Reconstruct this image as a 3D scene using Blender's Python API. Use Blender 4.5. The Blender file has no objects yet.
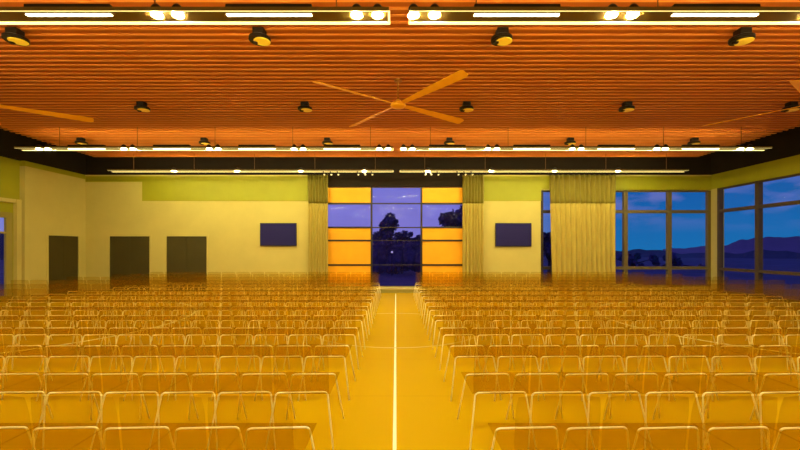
import bpy, bmesh, math, random
from mathutils import Vector, Matrix, noise
random.seed(7)
SC = bpy.context.scene
COL = SC.collection
R = math.radians

# ------------------------------------------------------------------ materials
def srgb(r, g, b):
    f = lambda c: (c / 255) / 12.92 if c / 255 <= 0.04045 else ((c / 255 + 0.055) / 1.055) ** 2.4
    return (f(r), f(g), f(b), 1)

def new_mat(name):
    m = bpy.data.materials.new(name); m.use_nodes = True
    nt = m.node_tree
    return m, nt, nt.nodes['Principled BSDF']

def mat(name, col, rough=0.6, metal=0.0, var=0.0, scale=6.0, stretch=(1, 1, 1), spec=0.3, bump=0.0):
    m, nt, b = new_mat(name)
    b.inputs['Roughness'].default_value = rough
    b.inputs['Metallic'].default_value = metal
    b.inputs['Specular IOR Level'].default_value = spec
    b.inputs['Base Color'].default_value = col
    if var or bump:
        tc = nt.nodes.new('ShaderNodeTexCoord'); mp = nt.nodes.new('ShaderNodeMapping')
        mp.inputs['Scale'].default_value = stretch
        nz = nt.nodes.new('ShaderNodeTexNoise'); nz.inputs['Scale'].default_value = scale
        nz.inputs['Detail'].default_value = 4
        nt.links.new(tc.outputs['Object'], mp.inputs[0]); nt.links.new(mp.outputs[0], nz.inputs['Vector'])
        if var:
            cr = nt.nodes.new('ShaderNodeValToRGB')
            cr.color_ramp.elements[0].position = 0.3; cr.color_ramp.elements[1].position = 0.7
            cr.color_ramp.elements[0].color = tuple(c * (1 - var) for c in col[:3]) + (1,)
            cr.color_ramp.elements[1].color = tuple(min(1, c * (1 + var)) for c in col[:3]) + (1,)
            nt.links.new(nz.outputs['Fac'], cr.inputs[0]); nt.links.new(cr.outputs[0], b.inputs['Base Color'])
        if bump:
            bp = nt.nodes.new('ShaderNodeBump'); bp.inputs['Strength'].default_value = bump
            bp.inputs['Distance'].default_value = 0.01
            nt.links.new(nz.outputs['Fac'], bp.inputs['Height']); nt.links.new(bp.outputs[0], b.inputs['Normal'])
    return m

def emit(name, col, strength):
    m, nt, b = new_mat(name)
    b.inputs['Base Color'].default_value = (0.8, 0.8, 0.8, 1)
    b.inputs['Emission Color'].default_value = col
    b.inputs['Emission Strength'].default_value = strength
    return m

def clear(name, tint, diff, fac, gloss=0.0, rough=0.05):
    """see-through sheet: tinted transparency, a share of scattering body and a thin sheen"""
    m, nt, b = new_mat(name); nt.nodes.remove(b)
    out = nt.nodes['Material Output']
    t = nt.nodes.new('ShaderNodeBsdfTransparent'); t.inputs[0].default_value = tint
    d = nt.nodes.new('ShaderNodeBsdfDiffuse'); d.inputs[0].default_value = diff
    tr = nt.nodes.new('ShaderNodeBsdfTranslucent'); tr.inputs[0].default_value = diff
    m0 = nt.nodes.new('ShaderNodeMixShader'); m0.inputs[0].default_value = 0.5
    nt.links.new(d.outputs[0], m0.inputs[1]); nt.links.new(tr.outputs[0], m0.inputs[2])
    mx = nt.nodes.new('ShaderNodeMixShader'); mx.inputs[0].default_value = fac
    nt.links.new(t.outputs[0], mx.inputs[1]); nt.links.new(m0.outputs[0], mx.inputs[2])
    last = mx
    if gloss:
        g = nt.nodes.new('ShaderNodeBsdfGlossy'); g.inputs['Roughness'].default_value = rough
        m2 = nt.nodes.new('ShaderNodeMixShader'); m2.inputs[0].default_value = gloss
        nt.links.new(mx.outputs[0], m2.inputs[1]); nt.links.new(g.outputs[0], m2.inputs[2])
        last = m2
    nt.links.new(last.outputs[0], out.inputs['Surface'])
    return m

LIGHT = (1.0, 0.80, 0.24, 1)
M = {}
M['cream'] = mat('cream_wall_paint', (0.53, 0.425, 0.12, 1), 0.8, var=0.05, scale=1.2)
M['lime'] = mat('lime_wall_panel', (0.32, 0.30, 0.008, 1), 0.55, var=0.06, scale=1.5)
M['olive'] = mat('olive_trim', (0.30, 0.24, 0.05, 1), 0.6)
M['frame_olive'] = mat('olive_window_frame', (0.15, 0.11, 0.035, 1), 0.5)
M['frame_brown'] = mat('brown_window_frame', (0.085, 0.055, 0.022, 1), 0.5)
M['frame_dark'] = mat('dark_window_frame', (0.03, 0.018, 0.012, 1), 0.5)
M['black'] = mat('blackened_ceiling_paint', (0.012, 0.005, 0.0015, 1), 0.9, var=0.2, scale=1)
M['door'] = mat('dark_bronze_door', (0.055, 0.040, 0.006, 1), 0.6, var=0.06, scale=2)
M['orange_panel'] = mat('orange_infill_panel', (0.82, 0.36, 0.003, 1), 0.6, var=0.05, scale=2)
M['slat'] = mat('orange_stained_slat', (0.62, 0.195, 0.030, 1), 0.45, var=0.10, scale=2.0, stretch=(0.3, 3, 1))
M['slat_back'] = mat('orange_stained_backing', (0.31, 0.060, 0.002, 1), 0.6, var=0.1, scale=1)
M['fan'] = mat('amber_wood_fan', (0.95, 0.45, 0.02, 1), 0.45, var=0.08, scale=3)
M['fan_metal'] = mat('bronze_fan_metal', (0.35, 0.14, 0.02, 1), 0.45, metal=0.3)
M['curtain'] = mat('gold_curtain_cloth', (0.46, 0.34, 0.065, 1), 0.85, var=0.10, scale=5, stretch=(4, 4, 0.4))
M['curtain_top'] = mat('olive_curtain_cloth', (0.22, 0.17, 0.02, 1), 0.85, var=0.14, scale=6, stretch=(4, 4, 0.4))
M['black_metal'] = mat('black_metal', (0.010, 0.004, 0.002, 1), 0.55)
M['tray'] = mat('olive_brown_fixture_metal', (0.13, 0.075, 0.008, 1), 0.5)
M['rod'] = mat('bronze_rod', (0.16, 0.07, 0.02, 1), 0.5)
M['lens'] = mat('amber_lens', (1.0, 0.72, 0.06, 1), 0.3)
M['tv_body'] = mat('dark_screen_housing', (0.012, 0.008, 0.03, 1), 0.5)
M['tv_screen'] = mat('navy_screen_glass', (0.018, 0.014, 0.10, 1), 0.5, spec=0.1)
M['tube'] = mat('pale_gold_chair_tube', (0.98, 0.88, 0.58, 1), 0.5, metal=0.0, spec=0.5)
M['line'] = mat('white_floor_line_paint', (0.95, 0.90, 0.60, 1), 0.4)
M['line_faint'] = mat('worn_floor_line_paint', (0.58, 0.37, 0.015, 1), 0.4)
M['strip'] = emit('warm_light_strip', LIGHT, 2.6)
M['strip_soft'] = emit('warm_light_strip_soft', LIGHT, 1.3)
M['diffuser'] = emit('warm_white_diffuser', (1.0, 0.90, 0.48, 1), 14)
M['spot'] = emit('warm_white_spot', (1.0, 0.92, 0.48, 1), 560)
M['added_uplight'] = emit('added_amber_uplight', (1.0, 0.74, 0.25, 1), 3.2)  # added glow for the ceiling, unseen from below
M['added_wash'] = emit('added_wall_wash', (1.0, 0.93, 0.40, 1), 100)  # added glow for the far wall, turned away from the camera
M['glass'] = clear('clear_window_glass', (0.97, 0.98, 1, 1), (0.1, 0.1, 0.2, 1), 0.005, 0.01)
M['glass_violet'] = clear('violet_window_glass', (0.97, 0.90, 1, 1), (0.25, 0.2, 0.5, 1), 0.008, 0.004)
M['seat'] = clear('amber_see_through_seat', (0.98, 0.915, 0.60, 1), (0.34, 0.18, 0.0005, 1), 0.14)
M['back'] = clear('amber_see_through_backrest', (0.99, 0.96, 0.80, 1), (0.33, 0.148, 0.001, 1), 0.105)
M['leaf'] = mat('dusk_tree_leaves', (0.036, 0.030, 0.16, 1), 0.9, var=0.4, scale=3)
M['bark'] = mat('dusk_tree_bark', (0.02, 0.012, 0.04, 1), 0.9)
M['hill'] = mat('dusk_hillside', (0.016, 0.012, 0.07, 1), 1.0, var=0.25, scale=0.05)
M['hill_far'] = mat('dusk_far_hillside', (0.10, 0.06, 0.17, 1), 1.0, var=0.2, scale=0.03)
M['ground'] = mat('dusk_lawn', (0.036, 0.026, 0.12, 1), 1.0, var=0.3, scale=0.4)
M['lamp_globe'] = emit('street_lamp_globe', (0.6, 0.6, 1, 1), 0.45)

def floor_material():
    m, nt, b = new_mat('yellow_sports_floor')
    tc = nt.nodes.new('ShaderNodeTexCoord')
    nz = nt.nodes.new('ShaderNodeTexNoise'); nz.inputs['Scale'].default_value = 0.7
    cr = nt.nodes.new('ShaderNodeValToRGB')
    cr.color_ramp.elements[0].color = (0.52, 0.305, 0.0004, 1)
    cr.color_ramp.elements[1].color = (0.55, 0.330, 0.0004, 1)
    br = nt.nodes.new('ShaderNodeTexBrick')
    br.inputs['Scale'].default_value = 1.0
    br.inputs['Brick Width'].default_value = 40; br.inputs['Row Height'].default_value = 1.55
    br.inputs['Mortar Size'].default_value = 0.006
    br.inputs['Color1'].default_value = br.inputs['Color2'].default_value = (0, 0, 0, 1)
    br.inputs['Mortar'].default_value = (0.35, 0.35, 0.35, 1)
    mx = nt.nodes.new('ShaderNodeMixRGB'); mx.inputs[2].default_value = (0.32, 0.17, 0.001, 1)
    nt.links.new(tc.outputs['Object'], nz.inputs['Vector']); nt.links.new(nz.outputs['Fac'], cr.inputs[0])
    nt.links.new(tc.outputs['Object'], br.inputs['Vector'])
    nt.links.new(br.outputs['Color'], mx.inputs[0]); nt.links.new(cr.outputs[0], mx.inputs[1])
    nt.links.new(mx.outputs[0], b.inputs['Base Color'])
    b.inputs['Roughness'].default_value = 0.6; b.inputs['Specular IOR Level'].default_value = 0.02
    return m
M['floor'] = floor_material()

# ------------------------------------------------------------------ mesh helpers
class MB:
    def __init__(s): s.bm = bmesh.new()
    def box(s, x0, x1, y0, y1, z0, z1, bev=0.0):
        r = bmesh.ops.create_cube(s.bm, size=1.0)
        vs = r['verts']
        for v in vs:
            v.co = Vector(((x0 + x1) / 2 + v.co.x * (x1 - x0), (y0 + y1) / 2 + v.co.y * (y1 - y0), (z0 + z1) / 2 + v.co.z * (z1 - z0)))
        if bev:
            es = list({e for v in vs for e in v.link_edges})
            bmesh.ops.bevel(s.bm, geom=es, offset=bev, segments=2, affect='EDGES', profile=0.5)
        return s
    def tube(s, pts, r, n=8, caps=True):
        pts = [Vector(p) for p in pts]; rings = []
        rr = r if isinstance(r, (list, tuple)) else [r] * len(pts)
        prev = None
        for i, p in enumerate(pts):
            t = (pts[min(i + 1, len(pts) - 1)] - pts[max(i - 1, 0)]).normalized()
            if prev is None:
                a = Vector((0, 1, 0)) if abs(t.y) < 0.9 else Vector((1, 0, 0))
            else: a = prev
            u = (a - t * a.dot(t)).normalized(); w = t.cross(u); prev = u
            rings.append([s.bm.verts.new(p + (u * math.cos(2 * math.pi * k / n) + w * math.sin(2 * math.pi * k / n)) * rr[i]) for k in range(n)])
        for a, b in zip(rings, rings[1:]):
            for k in range(n): s.bm.faces.new((a[k], a[(k + 1) % n], b[(k + 1) % n], b[k]))
        if caps:
            s.bm.faces.new(rings[0][::-1]); s.bm.faces.new(rings[-1])
        return s
    def cyl(s, c, r, h, n=20, r2=None):
        x, y, z = c
        return s.tube([(x, y, z), (x, y, z + h)], [r, r if r2 is None else r2], n)
    def lathe(s, prof, c=(0, 0, 0), n=24):
        rings = []
        for (r, z) in prof:
            rings.append([s.bm.verts.new((c[0] + r * math.cos(2 * math.pi * k / n), c[1] + r * math.sin(2 * math.pi * k / n), c[2] + z)) for k in range(n)])
        for a, b in zip(rings, rings[1:]):
            for k in range(n): s.bm.faces.new((a[k], a[(k + 1) % n], b[(k + 1) % n], b[k]))
        s.bm.faces.new(rings[0][::-1]); s.bm.faces.new(rings[-1])
        return s
    def build(s, name, m, parent=None, smooth=False, fixn=True):
        if fixn: bmesh.ops.recalc_face_normals(s.bm, faces=s.bm.faces)
        me = bpy.data.meshes.new(name); s.bm.to_mesh(me); s.bm.free()
        me.materials.append(m)
        if smooth:
            for p in me.polygons: p.use_smooth = True
        o = bpy.data.objects.new(name, me); COL.objects.link(o)
        if parent: o.parent = parent
        return o

def empty(name, loc=(0, 0, 0), rz=0):
    o = bpy.data.objects.new(name, None); COL.objects.link(o)
    o.location = loc; o.rotation_euler = (0, 0, rz); o.empty_display_size = 0.2
    return o
def tag(o, label, cat, group=None, kind=None):
    o['label'] = label; o['category'] = cat
    if group: o['group'] = group
    if kind: o['kind'] = kind
    return o
def struct(o, label=None):
    o['kind'] = 'structure'
    if label: o['label'] = label
    return o
def copy_tree(o, parent=None):
    c = o.copy(); COL.objects.link(c); c.parent = parent
    for ch in KIDS[o.name]: copy_tree(ch, c)
    return c
class _K(dict):
    def __missing__(s, k):
        return [x for x in bpy.data.objects if x.parent and x.parent.name == k]
KIDS = _K()

def grid_boxes(mb, us, zs, holes, fn):
    """solid cells between the cut lines, leaving the holes (u0,u1,z0,z1) open; fn maps a cell to a box"""
    us = sorted(set(us + [h[0] for h in holes] + [h[1] for h in holes]))
    zs = sorted(set(zs + [h[2] for h in holes] + [h[3] for h in holes]))
    for a, b in zip(us, us[1:]):
        run = None
        for c, d in zip(zs, zs[1:]):
            cu, cz = (a + b) / 2, (c + d) / 2
            hole = any(h[0] < cu < h[1] and h[2] < cz < h[3] for h in holes)
            if hole:
                if run: fn(mb, a, b, *run); run = None
            else: run = (run[0], d) if run else (c, d)
        if run: fn(mb, a, b, *run)

# ------------------------------------------------------------------ camera
CAMZ = 1.72
cam = bpy.data.cameras.new('camera'); camo = bpy.data.objects.new('camera', cam); COL.objects.link(camo)
camo.location = (0, 0, CAMZ); camo.rotation_euler = (R(90), 0, 0)
cam.sensor_width = 36; cam.lens = 18.0; cam.shift_x = 0.005; cam.shift_y = 0.02875
cam.clip_start = 0.05; cam.clip_end = 600
SC.camera = camo

D = 15.8            # far wall
XL, XR = -12.25, 12.44
TOP = 4.60          # top of the light-coloured walls
def px(x, z): return (x - 396) / 400 * z
def pz(y, z): return CAMZ + (248 - y) / 400 * z

# ------------------------------------------------------------------ setting: floor, ceiling, walls
fl = struct(MB().box(-12.9, 12.9, -4, D + 0.3, -0.2, 0).build('floor', M['floor']), 'glossy yellow sports floor')
MB().box(-0.028, 0.004, -3.5, D - 0.75, 0, 0.003).build('court_line', M['line'], fl)
def arc_line(cx, cy, r, a0, a1, w=0.03, n=64, m='line'):
    mb = MB(); bm = mb.bm; prev = None
    for i in range(n + 1):
        a = R(a0 + (a1 - a0) * i / n)
        q = [bm.verts.new((cx + rr * math.cos(a), cy + rr * math.sin(a), zz)) for rr, zz in ((r - w, 0.0), (r + w, 0.0), (r + w, 0.003), (r - w, 0.003))]
        if prev:
            for k in range(4): bm.faces.new((prev[k], prev[(k + 1) % 4], q[(k + 1) % 4], q[k]))
        prev = q
    mb.build('court_line', M[m], fl)
arc_line(-0.01, 8.7, 1.82, 0, 360, m='line_faint')
arc_line(-8.9, 9.4, 3.75, -80, 80)
arc_line(8.9, 9.4, 3.75, 100, 260)

struct(MB().box(-12.9, 12.9, -4, D + 0.3, 5.62, 5.75).build('ceiling', M['black']), 'black painted ceiling void')
raft = MB()
PITCH = 0.171; y = 14.4
while y > -3.4:
    raft.box(-10.9, 10.9, y - 0.042, y, 5.0, 5.018); y -= PITCH
raft = struct(raft.build('ceiling', M['slat']), 'suspended orange timber slat ceiling')
raft.name = 'ceiling_slats'
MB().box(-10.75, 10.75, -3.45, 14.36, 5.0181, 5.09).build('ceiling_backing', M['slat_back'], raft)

# far wall
far_holes = [
    (px(109, D), px(150, D), 0, pz(236, D)), (px(166, D), px(207, D), 0, pz(236, D)),
    (px(326, D), px(464, D), 0.2, pz(187, D)),
    (px(541, D), px(616, D), 0.2, pz(190, D)),
    (px(616, D), px(711, D), 0.2, pz(190, D))]
mb = MB()
grid_boxes(mb, [XL - 0.4, XR + 0.4], [0, TOP], far_holes, lambda m, a, b, c, d: m.box(a, b, D, D + 0.25, c, d))
struct(mb.build('wall_far', M['cream']), 'cream far wall')
mb = MB().box(-12.9, 12.9, D, D + 0.3, TOP, 5.62)
struct(mb.build('wall_far_upper', M['black']), 'black band above the far wall')
o = MB().box(px(328, D), px(462, D), D - 0.06, D + 0.0, pz(187, D), TOP).build('trim_1', M['black']); struct(o, 'black header over the centre window')
# lime panels along the top of the far wall
mb = MB()
mb.box(px(142.5, D), px(308, D), D - 0.025, D, pz(201, D), TOP - 0.05)
mb.box(XL, px(142.5, D), D - 0.025, D, pz(182, D), TOP - 0.05)
mb.box(px(483, D), px(548, D), D - 0.025, D, pz(201, D), TOP - 0.05) if False else None
mb.box(px(484, D), px(541, D), D - 0.025, D, pz(201, D), TOP - 0.05)
mb.box(px(541, D), px(549, D), D - 0.025, D, pz(189, D), TOP - 0.05)
mb.box(px(612, D), px(711, D), D - 0.025, D, pz(190, D), TOP - 0.05)
struct(mb.build('trim_2', M['lime']), 'lime panel band along the top of the far wall')
mb = MB().box(XL, px(308, D), D - 0.04, D, TOP - 0.05, TOP).box(px(483, D), XR, D - 0.04, D, TOP - 0.05, TOP)
struct(mb.build('trim_3', M['cream']), 'pale cap strip on the far wall')
# step at the foot of the centre window
mb = MB().box(px(322, D), px(468, D), D - 0.55, D, 0, 0.13)
st = struct(mb.build('trim_4', M['olive']), 'olive step below the centre window')
MB().box(px(322, D), px(468, D), D - 0.57, D - 0.02, 0.13, 0.165).build('step_nosing', M['cream'], st)
MB().box(px(322, D), px(468, D), D - 0.02, D + 0.24, 0.13, 0.20).build('window_sill', M['cream'], st)

def door_unit(name, a, b, top, side=None, label=''):
    """recessed dark double leaf with a pale frame; side=None far wall, 'L' left wall (a,b along Y)"""
    F = (lambda m, u0, u1, d0, d1, z0, z1: m.box(u0, u1, D + d0, D + d1, z0, z1)) if side is None else \
        (lambda m, u0, u1, d0, d1, z0, z1: m.box(XL - d1, XL - d0, u0, u1, z0, z1))
    mid = (a + b) / 2
    m = MB(); F(m, a + .014, mid - .003, .03, .07, 0.005, top - .015); F(m, mid + .003, b - .014, .03, .07, 0.005, top - .015)
    root = struct(m.build(name, M['door']), label)
    m = MB(); F(m, a - .06, a + .012, -.015, .13, 0, top + .05); F(m, b - .012, b + .06, -.015, .13, 0, top + .05); F(m, a + .012, b - .012, -.015, .13, top - .012, top + .05)
    m.build('door_frame', M['cream'], root)
    return root
door_unit('door_1', px(109, D), px(150, D), pz(236, D), label='dark bronze door left of the other on the far wall')
door_unit('door_2', px(166, D), px(207, D), pz(236, D), label='dark bronze door nearer the middle of the far wall')
LY0, LY1 = 12.25 * 400 / 348, 12.25 * 400 / 317
door_unit('door_3', LY0, LY1, 2.18, 'L', label='dark bronze door in the left wall')

# left wall: pale near-corner section, then a set-back stretch with glazing
mb = MB()
grid_boxes(mb, [13.2, D], [0, TOP - 0.17], [(LY0, LY1, 0, 2.18)], lambda m, a, b, c, d: m.box(XL - 0.5, XL, a, b, c, d) if False else m.box(XL - 0.25, XL, a, b, c, d))
struct(mb.build('wall_left', M['cream']), 'cream left wall section')
struct(MB().box(XL - .25, XL - .005, 13.2, D, TOP - 0.17, TOP).box(XL - .004, XL + 0.01, 13.2, D, TOP - 0.17, TOP - .05).build('trim_5', M['lime']), 'lime strip on the left wall')
LX = -12.42
mb = MB()
grid_boxes(mb, [-4, 13.2], [0, TOP], [(11.2, 12.75, 0.15, 2.72), (9.2, 10.8, .15, 2.72)], lambda m, a, b, c, d: m.box(LX - 0.06, LX, a, b, c, d))
struct(mb.build('wall_left_recess', M['lime']), 'set-back yellow-green left wall')
mb = MB().box(LX, LX + 0.1, 6, 13.0, 3.18, 3.30).box(LX, LX + .12, 12.98, 13.14, 0, 3.30)
struct(mb.build('trim_6', M['cream']), 'pale beam and post on the left wall')
w = MB()
for a, b in ((11.2, 12.75), (9.2, 10.8)):
    w.box(LX - .05, LX + .03, a, a + .08, .15, 2.72).box(LX - .05, LX + .03, b - .03, b + .18, 0, 2.86).box(LX - .05, LX + .03, a, b, 2.68, 2.86).box(LX - .05, LX + .03, a, b, .1, .2)
    w.box(LX - .04, LX + .01, a, b, 2.18, 2.24)
w = struct(w.build('window_5', M['olive']), 'glazed opening at the left edge')
MB().box(LX - .03, LX - .02, 9.25, 10.75, .2, 2.7).box(LX - .03, LX - .02, 11.25, 12.7, .2, 2.7).build('glass_pane', M['glass'], w)
struct(MB().box(-12.9, XL - .25, -4, D + .3, TOP, 5.62).box(XL - .25, XL, -4, D, TOP, 5.62).build('wall_left_upper', M['black']), 'black band above the left wall')

# right wall: lime band over continuous glazing
GT, GB = 4.03, 0.97
struct(MB().box(XR, XR + .25, -4, D, GT, TOP).build('trim_7', M['lime']), 'lime band above the right windows')
struct(MB().box(XR, XR + .25, 15.47, D, 0, GT).box(XR, XR + .25, -4, 4.0, 0, GT).build('wall_right', M['cream']), 'cream corner post of the right wall')
struct(MB().box(XR, 12.95, -4, D, TOP, 5.62).build('wall_right_upper', M['black']), 'black band above the right wall')
fr = MB(); gl = MB()
ys = [15.47, 13.78, 12.09, 10.4, 8.71, 7.02, 5.33, 4.0]
for i, yy in enumerate(ys[1:-1]):
    fr.box(XR - .02, XR + .14, yy - .07, yy + .07, 0.05, GT)
fr.box(XR - .02, XR + .14, 15.37, 15.47, .05, GT); fr.box(XR - .02, XR + .14, 4.0, 4.08, .05, GT)
for z0, z1 in ((.02, .1), (GB - .11, GB), (3.08, 3.20), (GT - .06, GT)): fr.box(XR - .01, XR + .13, 4.0, 15.47, z0, z1)
w = struct(fr.build('window_4', M['frame_brown']), 'tall glazing along the right wall')
for a, b in zip(ys, ys[1:]):
    for z0, z1 in ((.1, GB - .11), (GB, 3.08), (3.20, GT - .06)): gl.box(XR + .05, XR + .06, b + .05, a - .05, z0, z1)
gl.build('glass_pane', M['glass'], w)

def far_window(name, x0, x1, mull, z0, z1, rails, m, mw=.06, label='', glassm='glass'):
    fr = MB()
    for x in mull: fr.box(x - mw, x + mw, D + .0, D + .14, z0, z1)
    for a, b in rails: fr.box(x0, x1, D + .01, D + .13, a, b)
    w = struct(fr.build(name, m), label)
    gl = MB(); xs = [x0] + list(mull) + [x1]; xs = sorted(set(xs))
    rs = sorted(rails)
    for a, b in zip(xs, xs[1:]):
        if b - a < .05: continue
        for (r0, r1), (q0, q1) in zip(rs, rs[1:]): gl.box(a + .01, b - .01, D + .07, D + .08, r1, q0)
    gl.build('glass_pane', M[glassm], w)
    return w
far_window('window_3', px(612, D), px(711, D), [px(626, D), px(670, D), px(710, D)], .05, 3.99,
           [(.2, .25), (GB - .1, GB + .02), (3.10, 3.22), (3.94, 3.99)], M['frame_olive'], .075, 'wide window right of the tall curtain')
far_window('window_2', px(541, D), px(612, D), [px(542, D), px(576, D)], .2, 3.99,
           [(.2, .25), (GB - .1, GB + .02), (3.10, 3.22), (3.94, 3.99)], M['frame_dark'], .05, 'window mostly hidden behind the tall curtain')

# centre window: dark mullions, violet glass, orange infill panels
cx = [px(v, D) for v in (326, 371.5, 421.5, 464)]
rz = [0.2] + [pz(v, D) for v in (265, 240.5, 227.5, 203.5, 187)]
fr = MB()
for x in cx[1:3]: fr.box(x - .035, x + .035, D - .03, D + .10, 0.2, rz[-1])
for z in rz[1:-1]: 
    fr.box(cx[0], cx[1], D - .02, D + .10, z - .035, z + .035); fr.box(cx[2], cx[3], D - .02, D + .10, z - .035, z + .035)
for z in rz[3:5]: fr.box(cx[1], cx[2], D - .02, D + .10, z - .02, z + .02)
for z in rz[1:3]: fr.box(cx[1], cx[2], D - .0, D + .06, z - .012, z + .012)
w1 = struct(fr.build('window_1', M['frame_dark']), 'centre window with orange panels either side')
gl = MB()
for i in range(5): gl.box(cx[1] + .03, cx[2] - .03, D + .03, D + .04, rz[i] + .01, rz[i + 1] - .01)
for a, b in ((cx[0], cx[1] - .03), (cx[2] + .03, cx[3])): gl.box(a, b, D + .03, D + .04, rz[3] + .03, rz[4] - .03)
gl.build('glass_pane', M['glass_violet'], w1)
for a, b in ((cx[0], cx[1] - .03), (cx[2] + .03, cx[3])):
    for i in (0, 1, 2, 4):
        MB().box(a, b, D + .01, D + .06, rz[i] + (.03 if i else 0), rz[i + 1] - .03).build('infill_panel', M['orange_panel'], w1)['label'] = 'orange infill panel'

# wall behind the camera
struct(MB().box(-12.9, 12.95, -4.2, -4, 0, 5.62).build('wall_back', M['cream']), 'cream back wall')

# ------------------------------------------------------------------ curtains
def curtain(x0, x1, folds, label, skew=0.0):
    root = empty('curtain', ((x0 + x1) / 2, D - .22, 0))
    def sheet(z0, z1, m, name, dy):
        mb = MB(); bm = mb.bm; n = int(folds * 10); nz = 10; rows = []
        w = x1 - x0
        for back in (0, 1):
            g = []
            for j in range(nz + 1):
                t = j / nz; z = z0 + (z1 - z0) * t; r = []
                for i in range(n + 1):
                    u = i / n
                    sway = skew * (1 - z / TOP) * (1 - u)
                    ph = u * folds * 2 * math.pi + 0.5 * math.sin(u * 9) + .25 * math.sin(z * 1.3 + u * 5)
                    yy = .055 * math.sin(ph) + dy + .012 * back
                    r.append(bm.verts.new((-w / 2 + w * u + sway, yy, z)))
                g.append(r)
            rows.append(g)
            for j in range(nz):
                for i in range(n): bm.faces.new((g[j][i], g[j][i + 1], g[j + 1][i + 1], g[j + 1][i]))
        a, b = rows
        for i in range(n):
            bm.faces.new((a[0][i], b[0][i], b[0][i + 1], a[0][i + 1])); bm.faces.new((a[nz][i], a[nz][i + 1], b[nz][i + 1], b[nz][i]))
        for j in range(nz):
            bm.faces.new((a[j][0], a[j + 1][0], b[j + 1][0], b[j][0])); bm.faces.new((a[j][n], b[j][n], b[j + 1][n], a[j + 1][n]))
        return mb.build(name, m, root, smooth=True)
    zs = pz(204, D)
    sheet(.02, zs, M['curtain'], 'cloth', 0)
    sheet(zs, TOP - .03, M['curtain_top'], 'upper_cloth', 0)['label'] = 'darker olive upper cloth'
    MB().tube([(-(x1 - x0) / 2 - .02, 0, TOP - .02), ((x1 - x0) / 2 + .02, 0, TOP - .02)], .02).build('rail', M['black_metal'], root)
    tag(root, label, 'curtain', 'tall curtains on the far wall')
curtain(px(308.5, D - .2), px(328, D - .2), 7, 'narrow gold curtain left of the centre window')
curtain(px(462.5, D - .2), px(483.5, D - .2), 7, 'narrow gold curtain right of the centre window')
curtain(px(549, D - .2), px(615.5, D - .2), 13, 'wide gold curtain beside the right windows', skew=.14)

# ------------------------------------------------------------------ wall screens
def screen(xa, xb, ya, yb, label):
    z = D - .08; x0, x1, z0, z1 = px(xa, z), px(xb, z), pz(yb, z), pz(ya, z)
    c = (x0 + x1) / 2; root = empty('wall_screen', (c, D, z0)); w = x1 - x0; h = z1 - z0
    MB().box(-w / 2, w / 2, -.09, -.03, 0, h, .008).build('housing', M['tv_body'], root)
    MB().box(-w / 2 + .03, w / 2 - .03, -.096, -.09, .04, h - .03).build('screen', M['tv_screen'], root)['label'] = 'dark navy blank screen'
    MB().box(-.25, .25, -.03, 0, h * .3, h * .7).build('wall_bracket', M['black_metal'], root)
    tag(root, label, 'screen', 'blank wall screens either side of the centre window')
screen(260, 296.5, 223, 246, 'blank dark wall screen on the wall left of the centre window')
screen(495.5, 531.5, 223, 246.5, 'blank dark wall screen on the panel right of the centre window')

# ------------------------------------------------------------------ pendant linear lights
FZ = 4.39
def pendant(x0, x1, y0, side, label, bars, spots, rods, minis=()):
    """tray seen from below; y0 is the edge nearest the room's front, x0..x1 its length"""
    root = empty('pendant_light', ((x0 + x1) / 2, y0, FZ)); cx_ = (x0 + x1) / 2
    L = lambda x: x - cx_
    h = .045; dpt = .27
    MB().box(L(x0), L(x1), 0, dpt, 0, h).build('tray', M['tray'], root)
    MB().box(L(x0) + .01, L(x1) - .01, .0, .012, -.004, 0).build('light_strip', M['strip_soft'], root)
    MB().box(L(x0) + .0, L(x1) - .0, dpt - .05, dpt, -.006, 0).build('light_strip', M['strip'], root)
    inner = x1 if side < 0 else x0
    e = L(inner)
    MB().box(e - .012, e + .012, .0, dpt, -.005, 0).build('end_strip', M['strip_soft'], root)
    MB().box(L(x0) + .05, L(x1) - .05, .09, .18, h, h + .006).build('added_uplight', M['added_uplight'], root)  # hidden emissive sheet added on top of the tray to brighten the slats
    MB().box(L(x0) + .05, L(x1) - .05, dpt, dpt + .004, .008, h - .008).build('added_wash_strip', M['added_wash'], root)  # emissive sheet added on the unseen far side, throws light forward
    for b in bars:
        f = MB().box(L(b) - .49, L(b) + .49, .04, .12, h + .006, h + .06, .006).build('lamp_housing', M['black_metal'], root)
        MB().box(L(b) - .485, L(b) + .485, .06, .10, -.008, 0).build('diffuser', M['diffuser'], root)
    for s_ in spots:
        f = MB().lathe([(.058, .0), (.06, .02), (.04, .05), (.015, .068)], (L(s_), .075, h + .006), 18).build('spot_housing', M['black_metal'], root, True)
        MB().lathe([(.056, -.012), (.063, -.006), (.060, -.0005)], (L(s_), .085, 0), 22).build('spot_lamp', M['spot'], root)
    for r_ in rods:
        MB().tube([(L(r_), .13, h), (L(r_), .13, 5.0 - FZ if y0 < 14.3 else 5.6 - FZ)], .008, 8).build('suspension_rod', M['rod'], root)
    for s_ in minis:
        q = MB().tube([(L(s_), .10, -.0), (L(s_), .10, -.03), (L(s_) + .03, .08, -.07), (L(s_) + .05, .05, -.13)], [.012, .012, .032, .036], 10)
        q = q.build('mini_spot', M['black_metal'], root)
        MB().tube([(L(s_) + .05, .05, -.131), (L(s_) + .053, .045, -.138)], [.03, .03], 10).build('mini_lamp', M['strip_soft'], q)
    tag(root, label, 'light', 'long pendant light trays under the slat ceiling')
    return root

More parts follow.
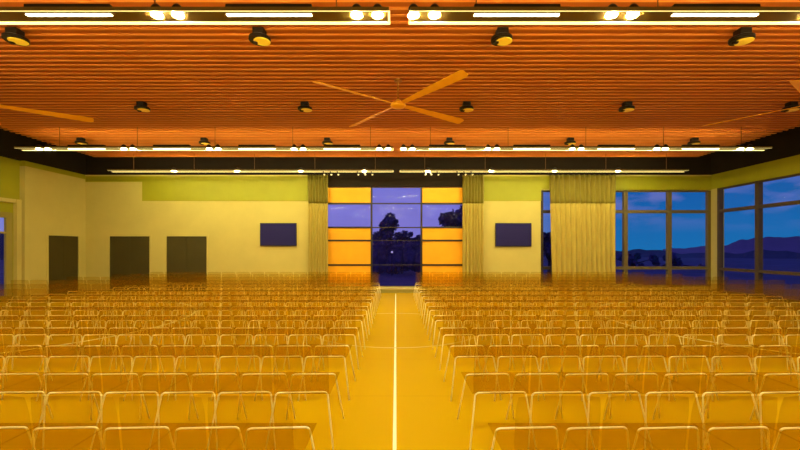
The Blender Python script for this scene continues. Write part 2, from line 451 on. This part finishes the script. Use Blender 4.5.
for (yy, word) in ((4.50, 'nearest'), (10.68, 'middle')):
    k5 = range(5)
    barsL = [-1.45 - 2.29 * k for k in range(4)]; barsR = [1.38 + 2.27 * k for k in range(4)]
    spL = [x for k in k5 for x in (-.21 - 2.29 * k, -.45 - 2.29 * k)]; spR = [x for k in k5 for x in (.2 + 2.27 * k, .44 + 2.27 * k) if x < 9.9]
    pendant(-10.2, -.08, yy, -1, f'long lit pendant tray left of centre in the {word} row of lights', barsL, spL, [-.69 - 2.1 * k for k in k5])
    pendant(.16 if word == 'nearest' else .12, 10.05, yy, 1, f'long lit pendant tray right of centre in the {word} row of lights', barsR, spR, [.93 + 2.1 * k for k in k5])
pendant(-9.95, -.10, 13.78, -1, 'long lit pendant tray left of centre, closest to the far wall', [], [-1.1 - 2.2 * k for k in range(4)],
        [-.72 - 2.1 * k for k in range(5)], [px(v, 13.85) for v in (323, 330, 337, 357, 364, 371)])
pendant(.14, 10.1, 13.78, 1, 'long lit pendant tray right of centre, closest to the far wall', [], [1.1 + 2.2 * k for k in range(4)],
        [1.0 + 2.1 * k for k in range(5)], [px(v, 13.85) for v in (424, 430, 437, 457, 464, 471)])

# unseen tray row behind the viewer, added to brighten the near chairs
for x0, x1, sd, nm in ((-10.2, -.08, -1, 'left'), (.16, 10.05, 1, 'right')):
    sp_ = [c + d for c in ([-.33 - 2.29 * k for k in range(5)] if sd < 0 else [.32 + 2.27 * k for k in range(4)]) for d in (-.12, .12)]
    pendant(x0, x1, -1.6, sd, f'added lit pendant tray unseen behind the viewer, {nm} of centre', [], sp_, [-.69 - 2.1 * k for k in range(5)] if sd < 0 else [.93 + 2.1 * k for k in range(5)])

# ------------------------------------------------------------------ round ceiling lights with a mount block
def ceiling_unit():
    root = empty('ceiling_light')
    MB().box(-.085, .085, -.09, .06, -.02, .07, .01).build('mount_block', M['black_metal'], root)
    MB().lathe([(.150, -.10), (.160, -.09), (.160, -.05), (.13, -.03)], (0, 0, 0), 28).build('housing', M['black_metal'], root)
    MB().lathe([(.118, -.108), (.122, -.1005)], (.035, 0, 0), 28).build('lens', M['lens'], root)
    MB().lathe([(.035, -.125), (.045, -.1085)], (-.08, .02, 0), 16).build('sensor', M['black_metal'], root)
    return root
cu = ceiling_unit(); first = True
colw = ['far left', 'second from the left', 'left of centre', 'right of centre', 'second from the right', 'far right']
for (yy, rw) in ((6.02, 'front row'), (9.02, 'second row'), (11.95, 'third row')):
    for xi, xx in enumerate((-9.4, -5.72, -2.05, 1.59, 5.2, 8.9)):
        if yy < 7 and abs(xx) > 8: continue
        if yy < 10 and xx < -9: continue
        o = cu if first else copy_tree(cu); first = False
        o.location = (xx, yy, 4.93); o.rotation_euler.z = 0
        tag(o, f'round dark ceiling light, {colw[xi]} in the {rw}', 'ceiling light', 'round ceiling lights on the slats')

# ------------------------------------------------------------------ ceiling fans
def fan():
    root = empty('ceiling_fan')
    MB().tube([(0, 0, .06), (0, 0, .50)], .014, 10).build('rod', M['fan_metal'], root)
    MB().lathe([(.075, .0), (.07, .03), (.03, .06)], (0, 0, .44), 20).build('canopy', M['fan_metal'], root)
    MB().lathe([(.04, -.07), (.12, -.055), (.15, -.02), (.14, .02), (.07, .05), (.03, .10)], (0, 0, 0), 24).build('hub', M['fan'], root, True)
    for k in range(4):
        mb = MB(); bm = mb.bm
        prof = [(.14, .035), (.25, .045), (.6, .06), (1.1, .078), (1.6, .092), (1.72, .09), (1.77, .06)]
        prev = None; tilt = R(-16)
        for (r, w) in prof:
            q = []
            for s_, t_ in ((-1, -1), (1, -1), (1, 1), (-1, 1)):
                yv = s_ * w; zv = t_ * .006
                q.append(bm.verts.new((r, yv * math.cos(tilt) - zv * math.sin(tilt), yv * math.sin(tilt) + zv * math.cos(tilt) - .0)))
            if prev:
                for i in range(4): bm.faces.new((prev[i], prev[(i + 1) % 4], q[(i + 1) % 4], q[i]))
            else: bm.faces.new(q[::-1])
            prev = q
        bm.faces.new(prev)
        b = mb.build('blade', M['fan'], root); b.rotation_euler.z = R(37 + 90 * k)
    return root
f0 = fan()
for i, (xx, yy, lb) in enumerate(((.04, 7.75, 'four-bladed amber ceiling fan in the middle of the ceiling'),
                                 (-8.0, 7.65, 'four-bladed amber ceiling fan cut off by the left edge'),
                                 (8.05, 7.7, 'four-bladed amber ceiling fan cut off by the right edge'))):
    o = f0 if i == 0 else copy_tree(f0)
    o.location = (xx, yy, 4.50); tag(o, lb, 'fan', 'ceiling fans')

# ------------------------------------------------------------------ chairs
def u_frame(y, foot_dy, sgn):
    """inverted U of bent tube: flat top, rounded corners, legs splayed outwards"""
    hw = .224 if sgn < 0 else .217; zt = .475; fw = .285; rad = .035; pts = []
    off = .0115
    # foot L -> corner -> top -> corner -> foot R, left leg slightly behind the right so neighbours' legs pass each other
    L0 = Vector((-fw, y + foot_dy - off, 0.0)); L1 = Vector((-hw, y - off, zt - rad))
    R1 = Vector((hw, y + off, zt - rad)); R0 = Vector((fw, y + foot_dy + off, 0.0))
    pts.append(L0); pts.append(L1)
    for k in range(1, 5):
        a = k / 5 * math.pi / 2
        pts.append(Vector((-hw + rad * (1 - math.cos(a)), y - off * .95, zt - rad + rad * math.sin(a))))
    pts.append(Vector((-hw + rad, y - off * .8, zt))); pts.append(Vector((hw - rad, y + off * .8, zt)))
    for k in range(4, 0, -1):
        a = k / 5 * math.pi / 2
        pts.append(Vector((hw - rad * (1 - math.cos(a)), y + off * .95, zt - rad + rad * math.sin(a))))
    pts.append(R1); pts.append(R0)
    return MB().tube(pts, .0070, 8)
def chair():
    root = empty('chair')
    # local origin below the rear (aisle-side towards the viewer) frame; the seat runs forward along +Y
    u_frame(0.0, -.085, -1).build('leg_frame', M['tube'], root, True)
    u_frame(0.50, .075, 1).build('leg_frame', M['tube'], root, True)
    MB().box(-.2448, .2448, .0, .595, .461, .467).build('seat', M['seat'], root)
    mb = MB(); bm = mb.bm; prev = None        # gently curved, slightly reclined backrest sheet with rounded top corners
    g = []
    for side in (0, 1):
        rows = []
        for j in range(9):
            t = j / 8; z = .468 + t * .437; r = []
            hw = .236 * (1 - (.05 * max(0, t - .8) / .2) ** 1)
            for i in range(7):
                u = -1 + 2 * i / 6
                yy = -.012 - .055 * t ** 1.3 + .012 * u * u - .006 * side
                zz = z - (.012 * (u ** 8) if j == 8 else 0)
                r.append(bm.verts.new((u * hw, yy, zz)))
            rows.append(r)
        g.append(rows)
        for j in range(8):
            for i in range(6): bm.faces.new((rows[j][i], rows[j][i + 1], rows[j + 1][i + 1], rows[j + 1][i]))
    a, b = g
    for i in range(6):
        bm.faces.new((a[0][i], b[0][i], b[0][i + 1], a[0][i + 1])); bm.faces.new((a[8][i], a[8][i + 1], b[8][i + 1], b[8][i]))
    for j in range(8):
        bm.faces.new((a[j][0], a[j + 1][0], b[j + 1][0], b[j][0])); bm.faces.new((a[j][6], b[j][6], b[j + 1][6], a[j + 1][6]))
    mb.build('backrest', M['back'], root, True)
    return root
ch0 = chair(); kids0 = [o for o in bpy.data.objects if o.parent == ch0]
KIDS['chair'] = kids0
ORD = ['first', 'second', 'third', 'fourth', 'fifth', 'sixth', 'seventh', 'eighth', 'ninth', 'tenth', 'eleventh', 'twelfth',
       'thirteenth', 'fourteenth', 'fifteenth', 'sixteenth', 'seventeenth', 'eighteenth', 'nineteenth', 'twentieth']
counts = [5, 7, 9, 12, 14, 16, 18, 19, 18, 17, 16]
AX = .045; HALF = .633; P = .49
used = False
for k, n in enumerate(counts):
    y = 2.31 + 1.14 * k - (.04 if k == 0 else 0)
    rowname = 'nearest row' if k == 0 else ('farthest row' if k == len(counts) - 1 else ORD[k] + ' nearest row')
    for side, sname in ((-1, 'left'), (1, 'right')):
        for i in range(n):
            x = AX + side * (HALF - .02 + P / 2 + P * i)
            if used:
                o = ch0.copy(); COL.objects.link(o)
                for c in kids0:
                    d = c.copy(); COL.objects.link(d); d.parent = o
            else: o = ch0; used = True
            o.location = (x, y, 0)
            tag(o, f'see-through amber chair on pale tube legs, {ORD[i]} {sname} of the aisle, {rowname}', 'chair', 'rows of see-through amber chairs')

# ------------------------------------------------------------------ outside
def ground():
    mb = MB(); bm = mb.bm
    vs = [bm.verts.new(v) for v in ((-260, -30, -.35), (260, -30, -.35), (260, 260, -.35), (-260, 260, -.35))]
    bm.faces.new(vs); return mb.build('ground', M['ground'])
struct(ground(), 'dark lawn outside')
def ridge(name, m, pts, depth, label):
    mb = MB(); bm = mb.bm; prev = None
    P_ = []
    for (a, b) in zip(pts, pts[1:]):
        n = 24
        for i in range(n):
            t = i / n; P_.append(Vector(a[:2] + (a[2],)).lerp(Vector(b[:2] + (b[2],)), t))
    P_.append(Vector(pts[-1]))
    for p in P_:
        h = p.z + 1.3 * noise.noise(Vector((p.x * .06, p.y * .06, 0))) + 1.1 * noise.noise(Vector((p.x * .3, p.y * .3, 2)))
        d = Vector((p.x, p.y, 0)).normalized()
        q = [bm.verts.new((p.x - d.x * depth * .5, p.y - d.y * depth * .5, -.4)), bm.verts.new((p.x, p.y, h)),
             bm.verts.new((p.x + d.x * depth * .5, p.y + d.y * depth * .5, -.4))]
        if prev:
            bm.faces.new((prev[0], q[0], q[1], prev[1])); bm.faces.new((prev[1], q[1], q[2], prev[2]))
        prev = q
    o = mb.build(name, m); struct(o, label)
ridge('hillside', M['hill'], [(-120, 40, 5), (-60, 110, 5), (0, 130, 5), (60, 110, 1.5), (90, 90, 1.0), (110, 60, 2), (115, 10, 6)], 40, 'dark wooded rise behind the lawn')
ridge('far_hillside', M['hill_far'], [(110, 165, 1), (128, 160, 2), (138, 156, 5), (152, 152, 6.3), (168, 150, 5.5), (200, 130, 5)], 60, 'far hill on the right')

def tree(x, y, crown_z, rx, rz_, label, seed, trunk=True, n=900):
    rnd = random.Random(seed)
    root = empty('tree', (x, y, -.35))
    blobs = []
    for _ in range(9):
        a = rnd.uniform(0, 6.28); r = rnd.uniform(.2, .8)
        blobs.append((Vector((math.cos(a) * rx * r, math.sin(a) * rx * r, crown_z + rnd.uniform(-.75, .75) * rz_)), rnd.uniform(.25, .5) * min(rx, rz_)))
    blobs.append((Vector((0, 0, crown_z)), .6 * min(rx, rz_)))
    mb = MB(); bm = mb.bm
    for c, r in blobs:
        for _ in range(n // len(blobs)):
            d = Vector((rnd.gauss(0, 1), rnd.gauss(0, 1), rnd.gauss(0, 1))).normalized()
            p = c + d * r * rnd.uniform(.5, 1.15)
            s_ = rnd.uniform(.10, .2) * (1 + rx * .12)
            u = Vector((rnd.gauss(0, 1), rnd.gauss(0, 1), rnd.gauss(0, 1))).normalized(); w_ = u.orthogonal().normalized(); v_ = u.cross(w_)
            q = [bm.verts.new(p + w_ * s_), bm.verts.new(p + v_ * s_ * .6), bm.verts.new(p - w_ * s_), bm.verts.new(p - v_ * s_ * .6)]
            bm.faces.new(q)
        r2 = bmesh.ops.create_icosphere(bm, subdivisions=2, radius=r * .75)
        for v in r2['verts']:
            v.co = v.co * (1 + .25 * noise.noise(v.co * 2.5)) + c
    mb.build('foliage', M['leaf'], root, fixn=False)
    t = MB(); t.tube([(0, 0, 0), (.05, .0, crown_z * .5), (0, 0, crown_z)], [.18, .13, .06], 8)
    for c, r in blobs[:6]: t.tube([(0, 0, crown_z * .55), tuple(c * .6 + Vector((0, 0, crown_z * .4 * .6))), tuple(c)], [.08, .05, .02], 6)
    t.build('trunk', M['bark'], root)
    tag(root, label, 'tree', 'dark trees outside the windows')
tree(px(391, 34), 34, 4.0, 1.0, 1.0, 'round-topped dark tree rising in the middle of the centre window', 3)
tree(px(379, 36), 36, 2.9, .9, .8, 'low dark tree at the left edge of the centre window', 4)
tree(px(404, 38), 38, 2.9, 1.1, .7, 'low dark tree right of the round-topped one outside the centre window', 5)
tree(px(416, 35), 35, 2.6, .9, .6, 'low dark tree at the right edge of the centre window', 6)
tree(px(456, 30), 30, 4.35, 2.2, .95, 'broad dark tree seen in the upper right pane of the centre window', 8, n=1500)
for i, (xx, yy, cz, rx, lb) in enumerate(((23.6, 40, .75, 3.0, 'low dark tree seen behind the left pane beside the wide curtain'),
                                          (29.5, 42, .6, 3.6, 'low dark tree seen in the middle pane of the far right window'),
                                          (9.2, 24, 2.3, 1.3, 'dark tree seen through the slit left of the wide curtain'))):
    tree(xx, yy, cz, rx, .7, lb, 20 + i, n=900)
def hedge(x0, x1, y, h):
    root = empty('hedge', ((x0 + x1) / 2, y, -.35)); rnd = random.Random(5); mb = MB(); bm = mb.bm; w = (x1 - x0) / 2
    for i in range(26):
        c = Vector((-w + 2 * w * i / 25, rnd.uniform(-.3, .3), h - .75 + rnd.uniform(-.12, .12)))
        q = bmesh.ops.create_icosphere(bm, subdivisions=2, radius=.55)
        for v in q['verts']: v.co = Vector((v.co.x, v.co.y, v.co.z if v.co.z > 0 else v.co.z * (h / .55 - 1.4))) * (1 + .3 * noise.noise(v.co * 3 + c)) + c
        for _ in range(120):
            d = Vector((rnd.gauss(0, 1), rnd.gauss(0, 1), abs(rnd.gauss(0, 1)))).normalized(); p = c + d * .6 * rnd.uniform(.8, 1.2)
            u = Vector((rnd.gauss(0, 1), rnd.gauss(0, 1), rnd.gauss(0, 1))).normalized(); w_ = u.orthogonal().normalized(); v_ = u.cross(w_)
            bm.faces.new([bm.verts.new(p + w_ * .12), bm.verts.new(p + v_ * .07), bm.verts.new(p - w_ * .12), bm.verts.new(p - v_ * .07)])
    mb.build('foliage', M['leaf'], root, fixn=False)
    MB().tube([(0, 0, 0), (0, 0, h * .6)], [.12, .06], 8).build('trunk', M['bark'], root)
    tag(root, 'long dark hedge beyond the glass at the end of the aisle', 'hedge')
hedge(-4, 4, 32, 2.75)
lp = empty('street_lamp', (px(392, 30), 30, -.35))
MB().tube([(0, 0, 0), (0, 0, 1.62)], [.04, .025], 8).build('pole', M['bark'], lp)
MB().lathe([(.02, -.08), (.08, -.04), (.09, 0), (.06, .06), (.01, .09)], (0, 0, 1.76), 14).build('globe', M['lamp_globe'], lp, True)
tag(lp, 'small pale globe lamp on a post outside the centre window', 'street lamp')

# ------------------------------------------------------------------ sky
w = bpy.data.worlds.new('dusk_sky'); SC.world = w; w.use_nodes = True
nt = w.node_tree; bg = nt.nodes['Background']
N = nt.nodes.new; K = nt.links.new
tc = N('ShaderNodeTexCoord'); sp = N('ShaderNodeSeparateXYZ'); K(tc.outputs['Generated'], sp.inputs[0])
up = N('ShaderNodeMapRange'); up.inputs[1].default_value = -.02; up.inputs[2].default_value = .22; K(sp.outputs['Z'], up.inputs[0])
side = N('ShaderNodeMapRange'); side.inputs[1].default_value = .18; side.inputs[2].default_value = .42; K(sp.outputs['X'], side.inputs[0])
def ramp(c0, c1, fac):
    r = N('ShaderNodeValToRGB'); r.color_ramp.elements[0].color = c0; r.color_ramp.elements[1].color = c1; K(fac, r.inputs[0]); return r
SKYK = 0.85
r1 = ramp(srgb(140, 142, 222), srgb(128, 138, 226), up.outputs[0])
r2 = ramp(srgb(30, 122, 190), srgb(22, 78, 172), up.outputs[0])
mx = N('ShaderNodeMixRGB'); K(side.outputs[0], mx.inputs[0]); K(r1.outputs[0], mx.inputs[1]); K(r2.outputs[0], mx.inputs[2])
mp = N('ShaderNodeMapping'); mp.inputs['Scale'].default_value = (3.0, 3.0, 9.0); K(tc.outputs['Generated'], mp.inputs[0])
nz = N('ShaderNodeTexNoise'); nz.inputs['Scale'].default_value = 3.0; nz.inputs['Detail'].default_value = 6; K(mp.outputs[0], nz.inputs['Vector'])
cl = N('ShaderNodeMapRange'); cl.inputs[1].default_value = .47; cl.inputs[2].default_value = .60; cl.inputs[4].default_value = .6; K(nz.outputs['Fac'], cl.inputs[0])
hi = N('ShaderNodeMapRange'); hi.inputs[1].default_value = .03; hi.inputs[2].default_value = .10; K(sp.outputs['Z'], hi.inputs[0])
ml = N('ShaderNodeMath'); ml.operation = 'MULTIPLY'; K(cl.outputs[0], ml.inputs[0]); K(hi.outputs[0], ml.inputs[1])
m2 = N('ShaderNodeMixRGB'); m2.inputs[2].default_value = srgb(128, 130, 212); K(ml.outputs[0], m2.inputs[0]); K(mx.outputs[0], m2.inputs[1])
K(m2.outputs[0], bg.inputs[0]); bg.inputs[1].default_value = SKYK

SC.view_settings.view_transform = 'Standard'; SC.view_settings.look = 'None'
SC.view_settings.exposure = 0.0; SC.view_settings.gamma = 1.0; SC.view_settings.use_curve_mapping = False
SC.cycles.transparent_max_bounces = 96
SC.cycles.max_bounces = 8
SC.cycles.use_denoising = True
SC.cycles.sample_clamp_indirect = 6
